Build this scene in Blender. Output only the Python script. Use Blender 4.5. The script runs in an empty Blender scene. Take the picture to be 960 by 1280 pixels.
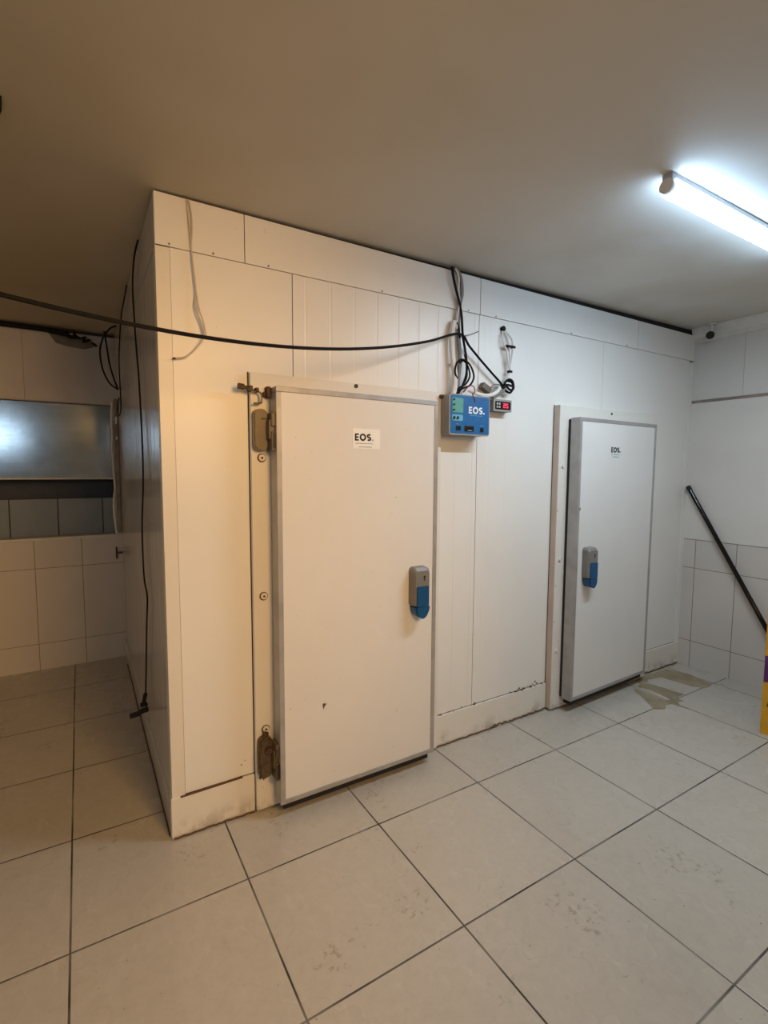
import bpy, bmesh, math, random
from mathutils import Vector, Matrix
random.seed(4)
SC = bpy.context.scene
COL = SC.collection
L, D, H = 4.008, 2.525, 2.715          # cold room width, depth, height
XW, YF = -2.4, -5.0                    # unseen room limits
def CZ(x): return 2.722 + .01 * x      # ceiling slopes up slightly to the right

# ------------------------------------------------------------------ materials
def nmat(name):
    m = bpy.data.materials.new(name); m.use_nodes = True
    nt = m.node_tree; nt.nodes.clear()
    out = nt.nodes.new('ShaderNodeOutputMaterial'); b = nt.nodes.new('ShaderNodeBsdfPrincipled')
    nt.links.new(b.outputs[0], out.inputs[0])
    return m, nt, b
def setin(nt, sock, v):
    if isinstance(v, bpy.types.NodeSocket): nt.links.new(v, sock)
    else: sock.default_value = v
def mth(nt, op, a, b=0.0, c=0.0, clamp=False):
    n = nt.nodes.new('ShaderNodeMath'); n.operation = op; n.use_clamp = clamp
    for s, v in zip(n.inputs, (a, b, c)): setin(nt, s, v)
    return n.outputs[0]
def mix(nt, f, a, b):
    n = nt.nodes.new('ShaderNodeMix'); n.data_type = 'RGBA'
    setin(nt, n.inputs[0], f)
    for s, v in ((n.inputs[6], a), (n.inputs[7], b)):
        setin(nt, s, v if isinstance(v, bpy.types.NodeSocket) else (*v[:3], 1))
    return n.outputs[2]
def pos(nt):
    g = nt.nodes.new('ShaderNodeNewGeometry'); s = nt.nodes.new('ShaderNodeSeparateXYZ')
    nt.links.new(g.outputs['Position'], s.inputs[0]); return g.outputs['Position'], s.outputs
def scaled(nt, v, sc):
    n = nt.nodes.new('ShaderNodeVectorMath'); n.operation = 'MULTIPLY'
    nt.links.new(v, n.inputs[0]); n.inputs[1].default_value = sc; return n.outputs[0]
def noise(nt, v, scale, detail=3, rough=.55):
    n = nt.nodes.new('ShaderNodeTexNoise'); nt.links.new(v, n.inputs['Vector'])
    n.inputs['Scale'].default_value = scale; n.inputs['Detail'].default_value = detail
    n.inputs['Roughness'].default_value = rough; return n.outputs['Fac']
def ramp(nt, v, lo, hi):
    n = nt.nodes.new('ShaderNodeMapRange'); n.interpolation_type = 'SMOOTHSTEP'
    nt.links.new(v, n.inputs[0]); n.inputs[1].default_value = lo; n.inputs[2].default_value = hi
    return n.outputs[0]
def bump(nt, b, h, dist, strength=1):
    n = nt.nodes.new('ShaderNodeBump'); n.inputs['Distance'].default_value = dist
    n.inputs['Strength'].default_value = strength
    nt.links.new(h, n.inputs['Height']); nt.links.new(n.outputs[0], b.inputs['Normal'])

def plain(name, col, rough=.5, metal=0, var=.12, emit=None, es=0, scale=14):
    m, nt, b = nmat(name)
    P, _ = pos(nt); f = noise(nt, P, scale)
    c2 = tuple(c * (1 - var) for c in col)
    nt.links.new(mix(nt, ramp(nt, f, .35, .7), col, c2), b.inputs['Base Color'])
    b.inputs['Roughness'].default_value = rough; b.inputs['Metallic'].default_value = metal
    if emit: b.inputs['Emission Color'].default_value = (*emit, 1); b.inputs['Emission Strength'].default_value = es
    return m

def panel_mat(name, col=(.80, .785, .75), rough=.33, dirt=.6, coat=True):
    """white painted sheet: faint waviness, grime near the floor"""
    m, nt, b = nmat(name)
    P, s = pos(nt)
    big = noise(nt, P, 1.6, 3); base = mix(nt, ramp(nt, big, .3, .75), col, tuple(c * .955 for c in col))
    gr = noise(nt, scaled(nt, P, (2, 2, 1.6)), 5, 5, .6)
    low = mth(nt, 'SUBTRACT', 1.0, ramp(nt, s[2], .0, .12))
    g1 = mth(nt, 'MULTIPLY', ramp(nt, gr, .46, .62), low)
    edge = mth(nt, 'SUBTRACT', 1.0, ramp(nt, s[2], .0, .022))
    ge = mth(nt, 'MULTIPLY', ramp(nt, noise(nt, P, 14, 4), .38, .55), edge)
    tot = mth(nt, 'MULTIPLY', mth(nt, 'MAXIMUM', mth(nt, 'MULTIPLY', g1, .6), ge), dirt, clamp=True)
    c = mix(nt, tot, base, (.15, .095, .05))
    sp = noise(nt, P, 55, 2); spots = mth(nt, 'MULTIPLY', ramp(nt, sp, .745, .77), .5)
    c = mix(nt, spots, c, (.3, .24, .18))
    nt.links.new(c, b.inputs['Base Color'])
    b.inputs['Roughness'].default_value = rough
    bump(nt, b, noise(nt, scaled(nt, P, (1, 1, .35)), 5, 2), .0016)
    return m

def tile_mat(name, ax, u0, du, v0, dv, g, col, grout, rough=.28, smudge=.25, floor=False):
    m, nt, b = nmat(name)
    P, s = pos(nt)
    def cell(sock, o, d):
        t = mth(nt, 'DIVIDE', mth(nt, 'SUBTRACT', sock, o), d)
        fr = mth(nt, 'FRACT', t); e = mth(nt, 'MULTIPLY', mth(nt, 'MINIMUM', fr, mth(nt, 'SUBTRACT', 1.0, fr)), d)
        return mth(nt, 'FLOOR', t), e
    iu, eu = cell(s[ax[0]], u0, du); iv, ev = cell(s[ax[1]], v0, dv)
    e = mth(nt, 'MINIMUM', eu, ev)
    line = mth(nt, 'SUBTRACT', 1.0, ramp(nt, e, g * .35, g * .65))
    cv = nt.nodes.new('ShaderNodeCombineXYZ'); nt.links.new(iu, cv.inputs[0]); nt.links.new(iv, cv.inputs[1])
    wn = nt.nodes.new('ShaderNodeTexWhiteNoise'); nt.links.new(cv.outputs[0], wn.inputs[0])
    c = mix(nt, wn.outputs[0], col, tuple(k * .94 for k in col))
    n1 = noise(nt, P, 1.7, 3, .5)
    c = mix(nt, mth(nt, 'MULTIPLY', ramp(nt, n1, .48, .72), smudge), c, tuple(k * .55 * w for k, w in zip(col, (1, .93, .82))))
    r = mth(nt, 'ADD', rough, mth(nt, 'MULTIPLY', ramp(nt, noise(nt, P, 3, 3), .3, .75), .16))
    if floor:
        fm = noise(nt, P, 24, 5, .7)
        c = mix(nt, mth(nt, 'MULTIPLY', ramp(nt, fm, .40, .66), .17), c, tuple(k * .62 for k in col))
        st = noise(nt, scaled(nt, P, (9, 2.2, 1)), 3, 5, .7)
        c = mix(nt, mth(nt, 'MULTIPLY', ramp(nt, st, .55, .72), .22), c, (.66, .62, .56))
        blob = mth(nt, 'MULTIPLY', ramp(nt, noise(nt, P, 3.1, 2), .60, .66), ramp(nt, noise(nt, P, 38, 4, .7), .53, .62))
        c = mix(nt, mth(nt, 'MULTIPLY', blob, .5), c, (.20, .145, .09))
        # small brown scuffs in patches
        patch = ramp(nt, noise(nt, P, 1.9, 2), .53, .62)
        fine = ramp(nt, noise(nt, scaled(nt, P, (1, 1.8, 1)), 19, 6, .75), .58, .72)
        c = mix(nt, mth(nt, 'MULTIPLY', mth(nt, 'MULTIPLY', patch, fine), .6), c, (.27, .20, .13))
        dots = ramp(nt, noise(nt, P, 60, 1), .765, .79)
        c = mix(nt, mth(nt, 'MULTIPLY', dots, .7), c, (.15, .11, .08))
        # grout thickness and darkness change along its run
        gv = ramp(nt, noise(nt, P, 3, 3), .3, .65)
        line = mth(nt, 'MULTIPLY', line, mth(nt, 'ADD', .62, mth(nt, 'MULTIPLY', gv, .38)))
    c = mix(nt, line, c, grout)
    nt.links.new(c, b.inputs['Base Color'])
    nt.links.new(mth(nt, 'MAXIMUM', r, mth(nt, 'MULTIPLY', line, .8)), b.inputs['Roughness'])
    bump(nt, b, mth(nt, 'ADD', mth(nt, 'MULTIPLY', ramp(nt, e, 0, g), 1.0), mth(nt, 'MULTIPLY', noise(nt, P, 3, 2), .6)), .0012)
    return m

def ceiling_mat():
    m, nt, b = nmat('ceiling_plaster')
    P, s = pos(nt)
    a = noise(nt, P, 1.3, 4); d = noise(nt, P, .8, 2)
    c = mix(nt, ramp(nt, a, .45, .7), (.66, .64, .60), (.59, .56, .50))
    c = mix(nt, mth(nt, 'SUBTRACT', 1.0, ramp(nt, s[0], -1.0, 2.2)), c, (.53, .46, .34))  # warm bounce light towards the left, tinted into the ceiling colour
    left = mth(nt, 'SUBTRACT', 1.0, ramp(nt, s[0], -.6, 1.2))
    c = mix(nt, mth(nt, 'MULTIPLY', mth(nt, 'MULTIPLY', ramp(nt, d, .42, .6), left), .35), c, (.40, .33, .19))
    nt.links.new(c, b.inputs['Base Color']); b.inputs['Roughness'].default_value = .62
    bump(nt, b, noise(nt, P, 2.2, 4), .006)
    return m

def steel_mat():
    m, nt, b = nmat('brushed_steel')
    P, s = pos(nt)
    st = noise(nt, scaled(nt, P, (1.2, 1, 70)), 3, 4, .6)
    bl = noise(nt, P, 3.2, 4)
    nt.links.new(mix(nt, ramp(nt, bl, .35, .7), (.30, .33, .345), (.20, .225, .235)), b.inputs['Base Color'])
    b.inputs['Metallic'].default_value = .95
    nt.links.new(mth(nt, 'ADD', .08, mth(nt, 'MULTIPLY', st, .12)), b.inputs['Roughness'])
    return m

M = {}
M['floor'] = tile_mat('floor_tile', (0, 1), .217, .6, -.385, .6, .0068, (.48, .445, .39), (.03, .024, .02), .22, .09, True)
M['tile_back'] = tile_mat('wall_tile_back', (0, 2), -.30, .322, .215, .61, .005, (.66, .60, .52), (.30, .23, .17), .30, .15)
M['tile_up'] = tile_mat('wall_tile_upper', (0, 2), -.63, .66, 2.145, .62, .004, (.56, .51, .45), (.36, .32, .28), .35, .25)
M['tile_right'] = tile_mat('wall_tile_right', (1, 2), -.098, .302, .215, .613, .005, (.60, .565, .53), (.22, .17, .13), .28, .1)
M['tile_upright'] = tile_mat('wall_tile_upper_right', (1, 2), -.37, .62, 2.19, .9, .003, (.63, .625, .60), (.42, .40, .37), .45, .15)
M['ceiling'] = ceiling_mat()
M['paint'] = plain('painted_wall', (.66, .64, .61), .45, var=.06, scale=3)
M['board'] = plain('smooth_board', (.66, .64, .61), .38, var=.05, scale=2.5)
M['plaster'] = plain('moulding_plaster', (.68, .67, .64), .6, var=.08)
M['panel'] = panel_mat('cold_room_panel', rough=.36)
M['panel_shade'] = panel_mat('cold_room_panel_shaded', (.62, .61, .59), rough=.15, dirt=.5)  # same white sheet, darkened to paint in the dim left side
M['trim'] = panel_mat('painted_trim', (.75, .72, .66), rough=.36, dirt=.7)
M['leaf'] = panel_mat('door_skin', (.74, .725, .70), rough=.38, dirt=.3)
M['dark'] = plain('dark_gap', (.012, .010, .009), .9)
M['alu'] = plain('door_edge_aluminium', (.43, .42, .41), .42, .35, var=.15)
M['black'] = plain('black_cable_sheath', (.009, .008, .008), .6)
M['blackgloss'] = plain('black_plastic', (.01, .01, .011), .25)
M['black'].node_tree.nodes['Principled BSDF'].inputs['Specular IOR Level'].default_value = .15
M['rubber'] = plain('black_gasket', (.012, .012, .012), .75)
M['grey'] = plain('grey_plastic', (.20, .19, .175), .4, var=.08)
M['greyd'] = plain('dark_grey_plastic', (.20, .19, .18), .45)
M['boxgrey'] = plain('enclosure_grey', (.33, .32, .30), .45)
M['blue'] = plain('blue_lever', (.005, .075, .20), .38, var=.08)
M['bluebox'] = plain('blue_front_label', (.012, .13, .36), .4, var=.12, scale=40)
M['green'] = plain('green_label_field', (.10, .36, .30), .5)
M['teal'] = plain('pale_blue_label_field', (.14, .42, .56), .5)
M['white'] = plain('white_print', (.85, .87, .9), .5, var=.02)
M['ink'] = plain('black_print', (.01, .01, .012), .5)
M['inkgrey'] = plain('grey_print', (.42, .42, .42), .6)
M['sticker'] = plain('sticker_paper', (.86, .86, .83), .45, var=.02)
M['wcable'] = plain('white_cable_sheath', (.80, .785, .76), .45, var=.1)
M['gcable'] = plain('grey_corrugated_tube', (.22, .205, .195), .5, var=.2)
M['beige'] = plain('beige_cable_sheath', (.60, .52, .40), .5)
M['red'] = plain('red_wire', (.25, .03, .03), .45)
M['display'] = plain('display_window', (.015, .012, .014), .2)
M['led'] = plain('red_digits', (.5, .02, .05), .4, emit=(1, .05, .12), es=1.6)
M['hinge'] = plain('hinge_grey', (.145, .115, .08), .42, .15, var=.2)
M['rusty'] = plain('rusty_metal', (.13, .075, .035), .7, .3, var=.6, scale=60)
M['rustspot'] = plain('rust', (.12, .06, .03), .8, var=.5, scale=80)
M['hingedark'] = plain('grimy_hinge', (.125, .09, .055), .5, .15, var=.4, scale=40)
M['steelbolt'] = plain('dull_steel', (.30, .27, .23), .35, .7, var=.3, scale=50)
M['cap'] = plain('white_screw_cap', (.74, .71, .66), .4)
M['steel'] = steel_mat()
M['slot'] = plain('dark_slot', (.05, .05, .058), .45)
M['greypanel'] = plain('grey_panel', (.22, .25, .26), .35, var=.15, scale=3)
M['foam'] = plain('expanding_foam', (.90, .85, .75), .8, var=.15, scale=40)
M['jamb'] = plain('pink_brown_jamb', (.30, .245, .205), .6, var=.3)
M['pinkedge'] = plain('pinkish_edge', (.60, .49, .42), .5, var=.12, scale=5)
M['sill'] = plain('sill_white', (.70, .67, .61), .45)
M['tube'] = plain('lit_tube', (.9, .95, 1), .5, emit=(.50, .74, 1.0), es=20)
M['rear_glow'] = plain('added_rear_glow', (.9, .95, 1), .5, emit=(.62, .80, 1.0), es=11)  # emission of the added pane behind the viewer
M['bulb'] = plain('warm_bulb', (1, .8, .5), .5, emit=(1, .62, .30), es=30)
M['fitting'] = plain('lamp_cap', (.42, .41, .42), .5)
M['yellow'] = plain('yellow_plastic', (.60, .30, .012), .42, var=.15)
M['purple'] = plain('purple_band', (.075, .012, .10), .5)
M['pole'] = plain('black_pole', (.006, .006, .006), .14)
M['pole'].node_tree.nodes['Principled BSDF'].inputs['Specular IOR Level'].default_value = .3
def puddle_mat():
    m, nt, b = nmat('yellowish_wet_film')
    P, s = pos(nt)
    n = noise(nt, P, 7, 4)
    nt.links.new(mix(nt, ramp(nt, n, .35, .65), (.32, .27, .165), (.22, .18, .11)), b.inputs['Base Color'])
    b.inputs['Roughness'].default_value = .12
    return m
M['puddle'] = puddle_mat()

# ------------------------------------------------------------------ geometry helpers
def bm_box(bm, x0, x1, y0, y1, z0, z1, bev=0, seg=2):
    v = [bm.verts.new(p) for p in ((x0, y0, z0), (x1, y0, z0), (x1, y1, z0), (x0, y1, z0),
                                   (x0, y0, z1), (x1, y0, z1), (x1, y1, z1), (x0, y1, z1))]
    fs = [bm.faces.new([v[i] for i in q]) for q in
          ((0, 3, 2, 1), (4, 5, 6, 7), (0, 1, 5, 4), (1, 2, 6, 5), (2, 3, 7, 6), (3, 0, 4, 7))]
    if bev:
        es = list({e for f in fs for e in f.edges})
        bmesh.ops.bevel(bm, geom=es, offset=bev, segments=seg, affect='EDGES', profile=.5)
def bm_prism(bm, outline, plane, a, b):
    """extrude a 2D outline from a to b; plane 'xz' -> along y, 'xy' -> along z, 'yz' -> along x"""
    def mk(p, t):
        return {'xz': (p[0], t, p[1]), 'xy': (p[0], p[1], t), 'yz': (t, p[0], p[1])}[plane]
    A = [bm.verts.new(mk(p, a)) for p in outline]; B = [bm.verts.new(mk(p, b)) for p in outline]
    n = len(outline)
    bm.faces.new(A); bm.faces.new(B[::-1])
    for i in range(n): bm.faces.new([A[i], B[i], B[(i + 1) % n], A[(i + 1) % n]])
def catmull(pts, sub=8):
    pts = [Vector(p) for p in pts]
    if len(pts) < 3: return pts
    out = []; n = len(pts)
    for i in range(n - 1):
        p0 = pts[max(i - 1, 0)]; p1 = pts[i]; p2 = pts[i + 1]; p3 = pts[min(i + 2, n - 1)]
        for k in range(sub):
            t = k / sub
            out.append(.5 * ((2 * p1) + (-p0 + p2) * t + (2 * p0 - 5 * p1 + 4 * p2 - p3) * t * t + (-p0 + 3 * p1 - 3 * p2 + p3) * t ** 3))
    out.append(pts[-1]); return out
def bm_tube(bm, pts, r, seg=8, smooth=True, sub=8, r2=None, closed=False):
    if closed: pts = list(pts) + [pts[0]]
    P = catmull(pts, sub) if smooth else [Vector(p) for p in pts]
    rings = []; up = None
    for i, p in enumerate(P):
        t = (P[min(i + 1, len(P) - 1)] - P[max(i - 1, 0)])
        if t.length < 1e-9: continue
        t.normalize()
        if up is None:
            up = Vector((0, 0, 1)) if abs(t.z) < .9 else Vector((1, 0, 0))
        s = t.cross(up)
        if s.length < 1e-6: s = t.orthogonal()
        s.normalize(); up = s.cross(t).normalized()
        rr = r if r2 is None else r + (r2 - r) * i / max(1, len(P) - 1)
        rings.append([bm.verts.new(p + (s * math.cos(a) + up * math.sin(a)) * rr)
                      for a in (2 * math.pi * k / seg for k in range(seg))])
    for a, b in zip(rings, rings[1:]):
        for k in range(seg): bm.faces.new([a[k], a[(k + 1) % seg], b[(k + 1) % seg], b[k]])
    bm.faces.new(rings[0][::-1]); bm.faces.new(rings[-1])
def bm_cyl(bm, c, axis, r, h, seg=20, r2=None):
    c = Vector(c); a = Vector(axis).normalized()
    bm_tube(bm, [c, c + a * h], r, seg, smooth=False, r2=r2)
def obj(name, bm, mat, parent=None, smooth=False):
    bmesh.ops.recalc_face_normals(bm, faces=bm.faces)
    me = bpy.data.meshes.new(name); bm.to_mesh(me); bm.free()
    if smooth:
        for p in me.polygons: p.use_smooth = True
        try: me.set_sharp_from_angle(angle=math.radians(40))
        except Exception: pass
    o = bpy.data.objects.new(name, me); COL.objects.link(o)
    for m in (mat if isinstance(mat, (list, tuple)) else [mat]): me.materials.append(M[m])
    if parent:
        o.parent = parent
        pp = parent; off = Vector((0, 0, 0))
        o.matrix_parent_inverse = Matrix.Identity(4)
    return o
def tag(o, label, cat, group=None):
    o['label'] = label; o['category'] = cat
    if group: o['group'] = group
    return o
def thing(name, label, cat, loc=(0, 0, 0), rz=0, group=None):
    o = bpy.data.objects.new(name, None); COL.objects.link(o); o.location = loc; o.rotation_euler = (0, 0, rz)
    o.empty_display_size = .1
    return tag(o, label, cat, group)
def struct(name, bm, mat, parent=None):
    o = obj(name, bm, mat, parent)
    if not parent: o['kind'] = 'structure'
    return o
def B(*a, **k):
    bm = bmesh.new(); bm_box(bm, *a, **k); return bm
def Boxes(*bs, bev=0):
    bm = bmesh.new()
    for b in bs: bm_box(bm, *b, bev=bev)
    return bm
def T(pts, r, **k):
    bm = bmesh.new(); bm_tube(bm, pts, r, **k); return bm
def shift(pts, o): return [tuple(a - b for a, b in zip(p, o)) for p in pts]
def rrect(x0, x1, z0, z1, r, n=5, corners=(1, 1, 1, 1)):
    """rounded rectangle outline, corners: bl, br, tr, tl"""
    out = []
    for (cx, cz, a0, on) in ((x0 + r, z0 + r, 180, corners[0]), (x1 - r, z0 + r, 270, corners[1]),
                             (x1 - r, z1 - r, 0, corners[2]), (x0 + r, z1 - r, 90, corners[3])):
        if on:
            for k in range(n + 1):
                a = math.radians(a0 + 90 * k / n); out.append((cx + r * math.cos(a), cz + r * math.sin(a)))
        else:
            sx = x0 if cx < (x0 + x1) / 2 else x1; sz = z0 if cz < (z0 + z1) / 2 else z1
            out.append((sx, sz))
    return out
def bm_disc(bm, cx, cz, r, y0, y1, seg=16):
    bm_prism(bm, [(cx + r * math.cos(2 * math.pi * k / seg), cz + r * math.sin(2 * math.pi * k / seg)) for k in range(seg)], 'xz', y0, y1)
def bm_stroke(bm, path, w, y0, y1):
    """flat ribbon of width w along a 2D path in the xz plane"""
    n = len(path); Lf, Rt = [], []
    for i in range(n):
        ax, az = path[max(i - 1, 0)]; bx, bz = path[min(i + 1, n - 1)]
        dx, dz = bx - ax, bz - az; l = math.hypot(dx, dz) or 1
        nx, nz = -dz / l * w / 2, dx / l * w / 2
        Lf.append((path[i][0] + nx, path[i][1] + nz)); Rt.append((path[i][0] - nx, path[i][1] - nz))
    for i in range(n - 1): bm_prism(bm, [Lf[i], Lf[i + 1], Rt[i + 1], Rt[i]], 'xz', y0, y1)
def lettering(x, z, h, y0, y1, wt=.245):
    """the letters E O S and a full stop, bold geometric, lower left corner x, z and cap height h"""
    bm = bmesh.new(); w = wt * h; hx = .62 * h
    bm_box(bm, x, x + w, y0, y1, z, z + h)
    wa = .21 * h
    for zz in (0, (h - wa) / 2, h - wa): bm_box(bm, x + w * .9, x + (hx if zz != (h - wa) / 2 else hx * .92), y0, y1, z + zz, z + zz + wa)
    cx = x + hx + .14 * h + .52 * h; cz = z + h / 2; rO = .52 * h - w / 2
    bm_stroke(bm, [(cx + rO * math.cos(a), cz + rO * math.sin(a)) for a in (2 * math.pi * k / 28 for k in range(29))], w, y0, y1)
    sx = cx + .52 * h + .12 * h; rs = (h - w) / 4; pth = []
    c1 = (sx + rs * 1.25 + w / 2, z + h - w / 2 - rs); c2 = (c1[0], z + w / 2 + rs)
    for k in range(11): a = math.radians(35 + 235 * k / 10); pth.append((c1[0] + rs * 1.3 * math.cos(a), c1[1] + rs * math.sin(a)))
    for k in range(1, 11): a = math.radians(90 - 235 * k / 10); pth.append((c2[0] + rs * 1.3 * math.cos(a), c2[1] + rs * math.sin(a)))
    bm_stroke(bm, pth, w, y0, y1)
    ex = c1[0] + rs * 1.3 + w / 2 + .1 * h
    return bm, ex, w

# ------------------------------------------------------------------ the room
struct('floor', B(XW, L + .1, YF, D + .5, -.1, 0), 'floor')
bm = bmesh.new()
q = [(XW, CZ(XW)), (L + .1, CZ(L + .1)), (L + .1, CZ(L) + .12), (XW, CZ(L) + .12)]
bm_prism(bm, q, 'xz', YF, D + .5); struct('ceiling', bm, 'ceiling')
# back wall (left of the cold room) with the window opening
WX0, WX1, WZ0, WZ1 = -1.75, -.045, 1.062, 2.14
bm = Boxes((XW, L + .1, D, D + .12, 0, WZ0), (XW, WX0, D, D + .12, WZ0, WZ1), (WX1, L + .1, D, D + .12, WZ0, WZ1))
wb = struct('wall_back', bm, 'tile_back')
struct('upper_wall', B(XW, L + .1, D, D + .12, WZ1, 2.69), 'tile_up', wb)
# right wall: tiles below, smooth board, upper tiles
wr = struct('wall_right', Boxes((L, L + .1, YF, D, 0, 1.062)), 'tile_right')
struct('smooth_board', B(L - .006, L + .1, YF, D, 1.066, 2.172, bev=.002), 'board', wr)
struct('upper_tiles', B(L, L + .1, YF, D, 2.196, 2.76), 'tile_upright', wr)
struct('shadow_joint', Boxes((L + .006, L + .1, YF, D, 2.172, 2.196), (L + .004, L + .1, YF, D, 1.060, 1.068)), 'jamb', wr)
struct('wall_left', B(XW - .1, XW, YF, D, 0, 2.69), 'paint')
struct('wall_front', B(XW, L + .1, YF - .1, YF, 0, 2.69), 'paint')
# crown moulding on the right wall
prof = [(0, 2.655), (-.012, 2.66), (-.018, 2.69), (-.035, 2.71), (-.048, 2.74), (-.055, 2.765), (0, 2.765)]
bm = bmesh.new()
A = [bm.verts.new((L + p[0], YF, p[1])) for p in prof]; Bv = [bm.verts.new((L + p[0], -.0, p[1])) for p in prof]
bm.faces.new(A); bm.faces.new(Bv[::-1])
for i in range(len(prof)): bm.faces.new([A[i], Bv[i], Bv[(i + 1) % len(prof)], A[(i + 1) % len(prof)]])
struct('trim_1', bm, 'plaster')

# window opening with what shows in it
w = struct('window_1', Boxes((WX0, WX1, D + .34, D + .36, WZ0 - .02, WZ1 + .02), (WX0 - .02, WX0, D + .1201, D + .36, WZ0, WZ1),
                             (WX1, WX1 + .02, D + .1201, D + .36, WZ0, WZ1), (WX0, WX1, D + .1201, D + .36, WZ1, WZ1 + .02), (WX0, WX1, D + .1201, D + .36, WZ0 - .02, WZ0)), 'slot')
struct('window_sill', B(WX0, WX1 + .012, D - .012, D + .13, WZ0 - .014, WZ0 + .008, bev=.003), 'sill', w)
sp = tag(obj('steel_panel', B(WX0 + .01, WX1 - .005, D + .02, D + .045, 1.535, WZ1 - .004, bev=.002), 'steel'),
         'brushed grey steel sheet filling the top of the wall opening, reflecting a light', 'panel')
obj('lower_lip', B(WX0 + .01, WX1 - .005, D + .008, D + .02, 1.532, 1.545, bev=.002), 'sill', sp)
bm = bmesh.new()
xs = [WX0 + .01, -1.42, -1.10, -.776, -.455, -.135, WX1 - .006]
for a, b_ in zip(xs, xs[1:]): bm_box(bm, a + .003, b_ - .003, D + .10, D + .115, WZ0 + .009, 1.372, bev=.002)
gp = tag(obj('grey_panelling', bm, 'greypanel'), 'dull grey upright boards behind the sill, below the dark slot', 'panel')
random.seed(7)
pts = [(-.036, 2.17), (-.046, 2.08), (-.052, 1.99), (-.045, 1.9), (-.054, 1.80), (-.049, 1.70), (-.044, 1.58), (-.042, 1.46), (-.050, 1.36), (-.055, 1.26), (-.046, 1.15), (-.040, 1.075)]
pts = [(x + random.uniform(-.004, .004), D - .005, z) for x, z in pts]
struct('foam_seal', T(pts, .0085, seg=8), 'foam', w)
struct('window_jamb', Boxes((-.036, -.004, D - .022, D - .001, 1.08, 2.02), (-.03, -.006, D - .016, D - .001, 2.02, 2.2), bev=.003), 'jamb', w)
bm = bmesh.new(); bm_box(bm, -.055, -.004, D - .02, D - .002, .905, .917); bm_box(bm, -.055, -.043, D - .02, D - .002, .86, .96, bev=.003)
tag(obj('wall_catch', bm, 'rusty'), 'small rusty catch on the tiles at the cold room corner below the sill', 'catch')
bm = bmesh.new(); bm_box(bm, -.024, -.008, D - .04, D - .0225, 1.99, 2.05, bev=.003); bm_box(bm, -.022, -.010, D - .04, D - .0225, 1.86, 1.885, bev=.003)
struct('foam_scrap', bm, 'white', w)
# dark wrapped pipe along the top of the back wall, ragged end
pp = [(-2.3, 2.485, 2.675), (-1.4, 2.487, 2.68), (-.78, 2.488, 2.688), (-.57, 2.487, 2.688), (-.46, 2.486, 2.684), (-.37, 2.485, 2.672), (-.32, 2.48, 2.668)]
tp = thing('wrapped_pipe', 'black wrapped pipe along the wall top with a torn end', 'pipe', (-.78, 2.49, 2.68))
o0 = (-.78, 2.49, 2.68)
obj('pipe', T(shift(pp, o0), .019, seg=10), 'black', tp, True)
bm = bmesh.new(); random.seed(3)
for k in range(11):
    c = Vector((-.33 + .018 * k, 2.468 + random.uniform(-.012, .008), 2.662 - .0042 * k + random.uniform(-.012, .012)))
    d = Vector((random.uniform(-1, 1), random.uniform(-.5, .3), random.uniform(-.6, .6))).normalized() * random.uniform(.02, .04)
    bm_tube(bm, shift([c - d, c, c + d * .7], o0), random.uniform(.008, .014), seg=6, sub=3, r2=.003)
obj('torn_wrapping', bm, 'black', tp)
bm = bmesh.new()
bm_prism(bm, [(-.46, 2.672), (-.36, 2.66), (-.20, 2.645), (-.15, 2.60), (-.22, 2.575), (-.33, 2.582), (-.41, 2.60)], 'xz', D - .012, D - .001)
tag(obj('patch_plate', bm, 'hinge'), 'brownish patch on the wall tiles beneath the torn pipe end', 'patch')

# ------------------------------------------------------------------ the cold room
SEAMS = [.052, .573, 1.708, 2.850, 3.952]
cr = thing('cold_room', 'large white walk-in cold room of ribbed panels standing against the right wall', 'cold room', (0, 0, 0))
obj('core', B(.012, L - .001, .012, D - .002, .001, 2.70), 'dark', cr)
def wall_panel(u0, u1, z0, z1, grooves, depth, side=False):
    """sheet with upright V grooves; front faces -y, side faces -x"""
    prof = [(u0, 0)]
    for g in grooves:
        if u0 + .02 < g < u1 - .02: prof += [(g - .007, 0), (g - .002, depth), (g + .002, depth), (g + .007, 0)]
    prof += [(u1, 0)]
    front = prof + [(u1, .010), (u0, .010)]
    bm = bmesh.new()
    bm_prism(bm, front if not side else [(p[1], p[0]) for p in front], 'xy', z0, z1)
    return bm
for i, (a, b_) in enumerate(zip(SEAMS, SEAMS[1:])):
    gs = [.639 + .1285 * k for k in range(-4, 26)] if i == 1 else [1.76, 1.80, 1.93] if i == 2 else []
    dp = (0, .0016, .0006, 0)[i]
    obj('wall_panel', wall_panel(a + (.0006 if i != 1 else .0022), b_ - (.0036 if i == 1 else .0018), .19, 2.511, gs, dp), 'panel', cr)
for a, b_ in ((.052, 1.10), (1.10, 2.24), (2.24, D - .004)):
    obj('wall_panel', wall_panel(a + .0015, b_ - .0018, .155, 2.505, [.22 + .1285 * k for k in range(9)], .0005, side=True), 'panel_shade', cr)
# corner profiles
bm = bmesh.new(); bm_prism(bm, [(-.003, -.003), (.051, -.003), (.051, .001), (.001, .001), (.001, .051), (-.003, .051)], 'xy', .16, 2.508)
obj('corner_profile', bm, 'trim', cr)
obj('corner_profile', B(3.954, L - .001, -.004, .008, .17, 2.5), 'panel', cr)
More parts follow.
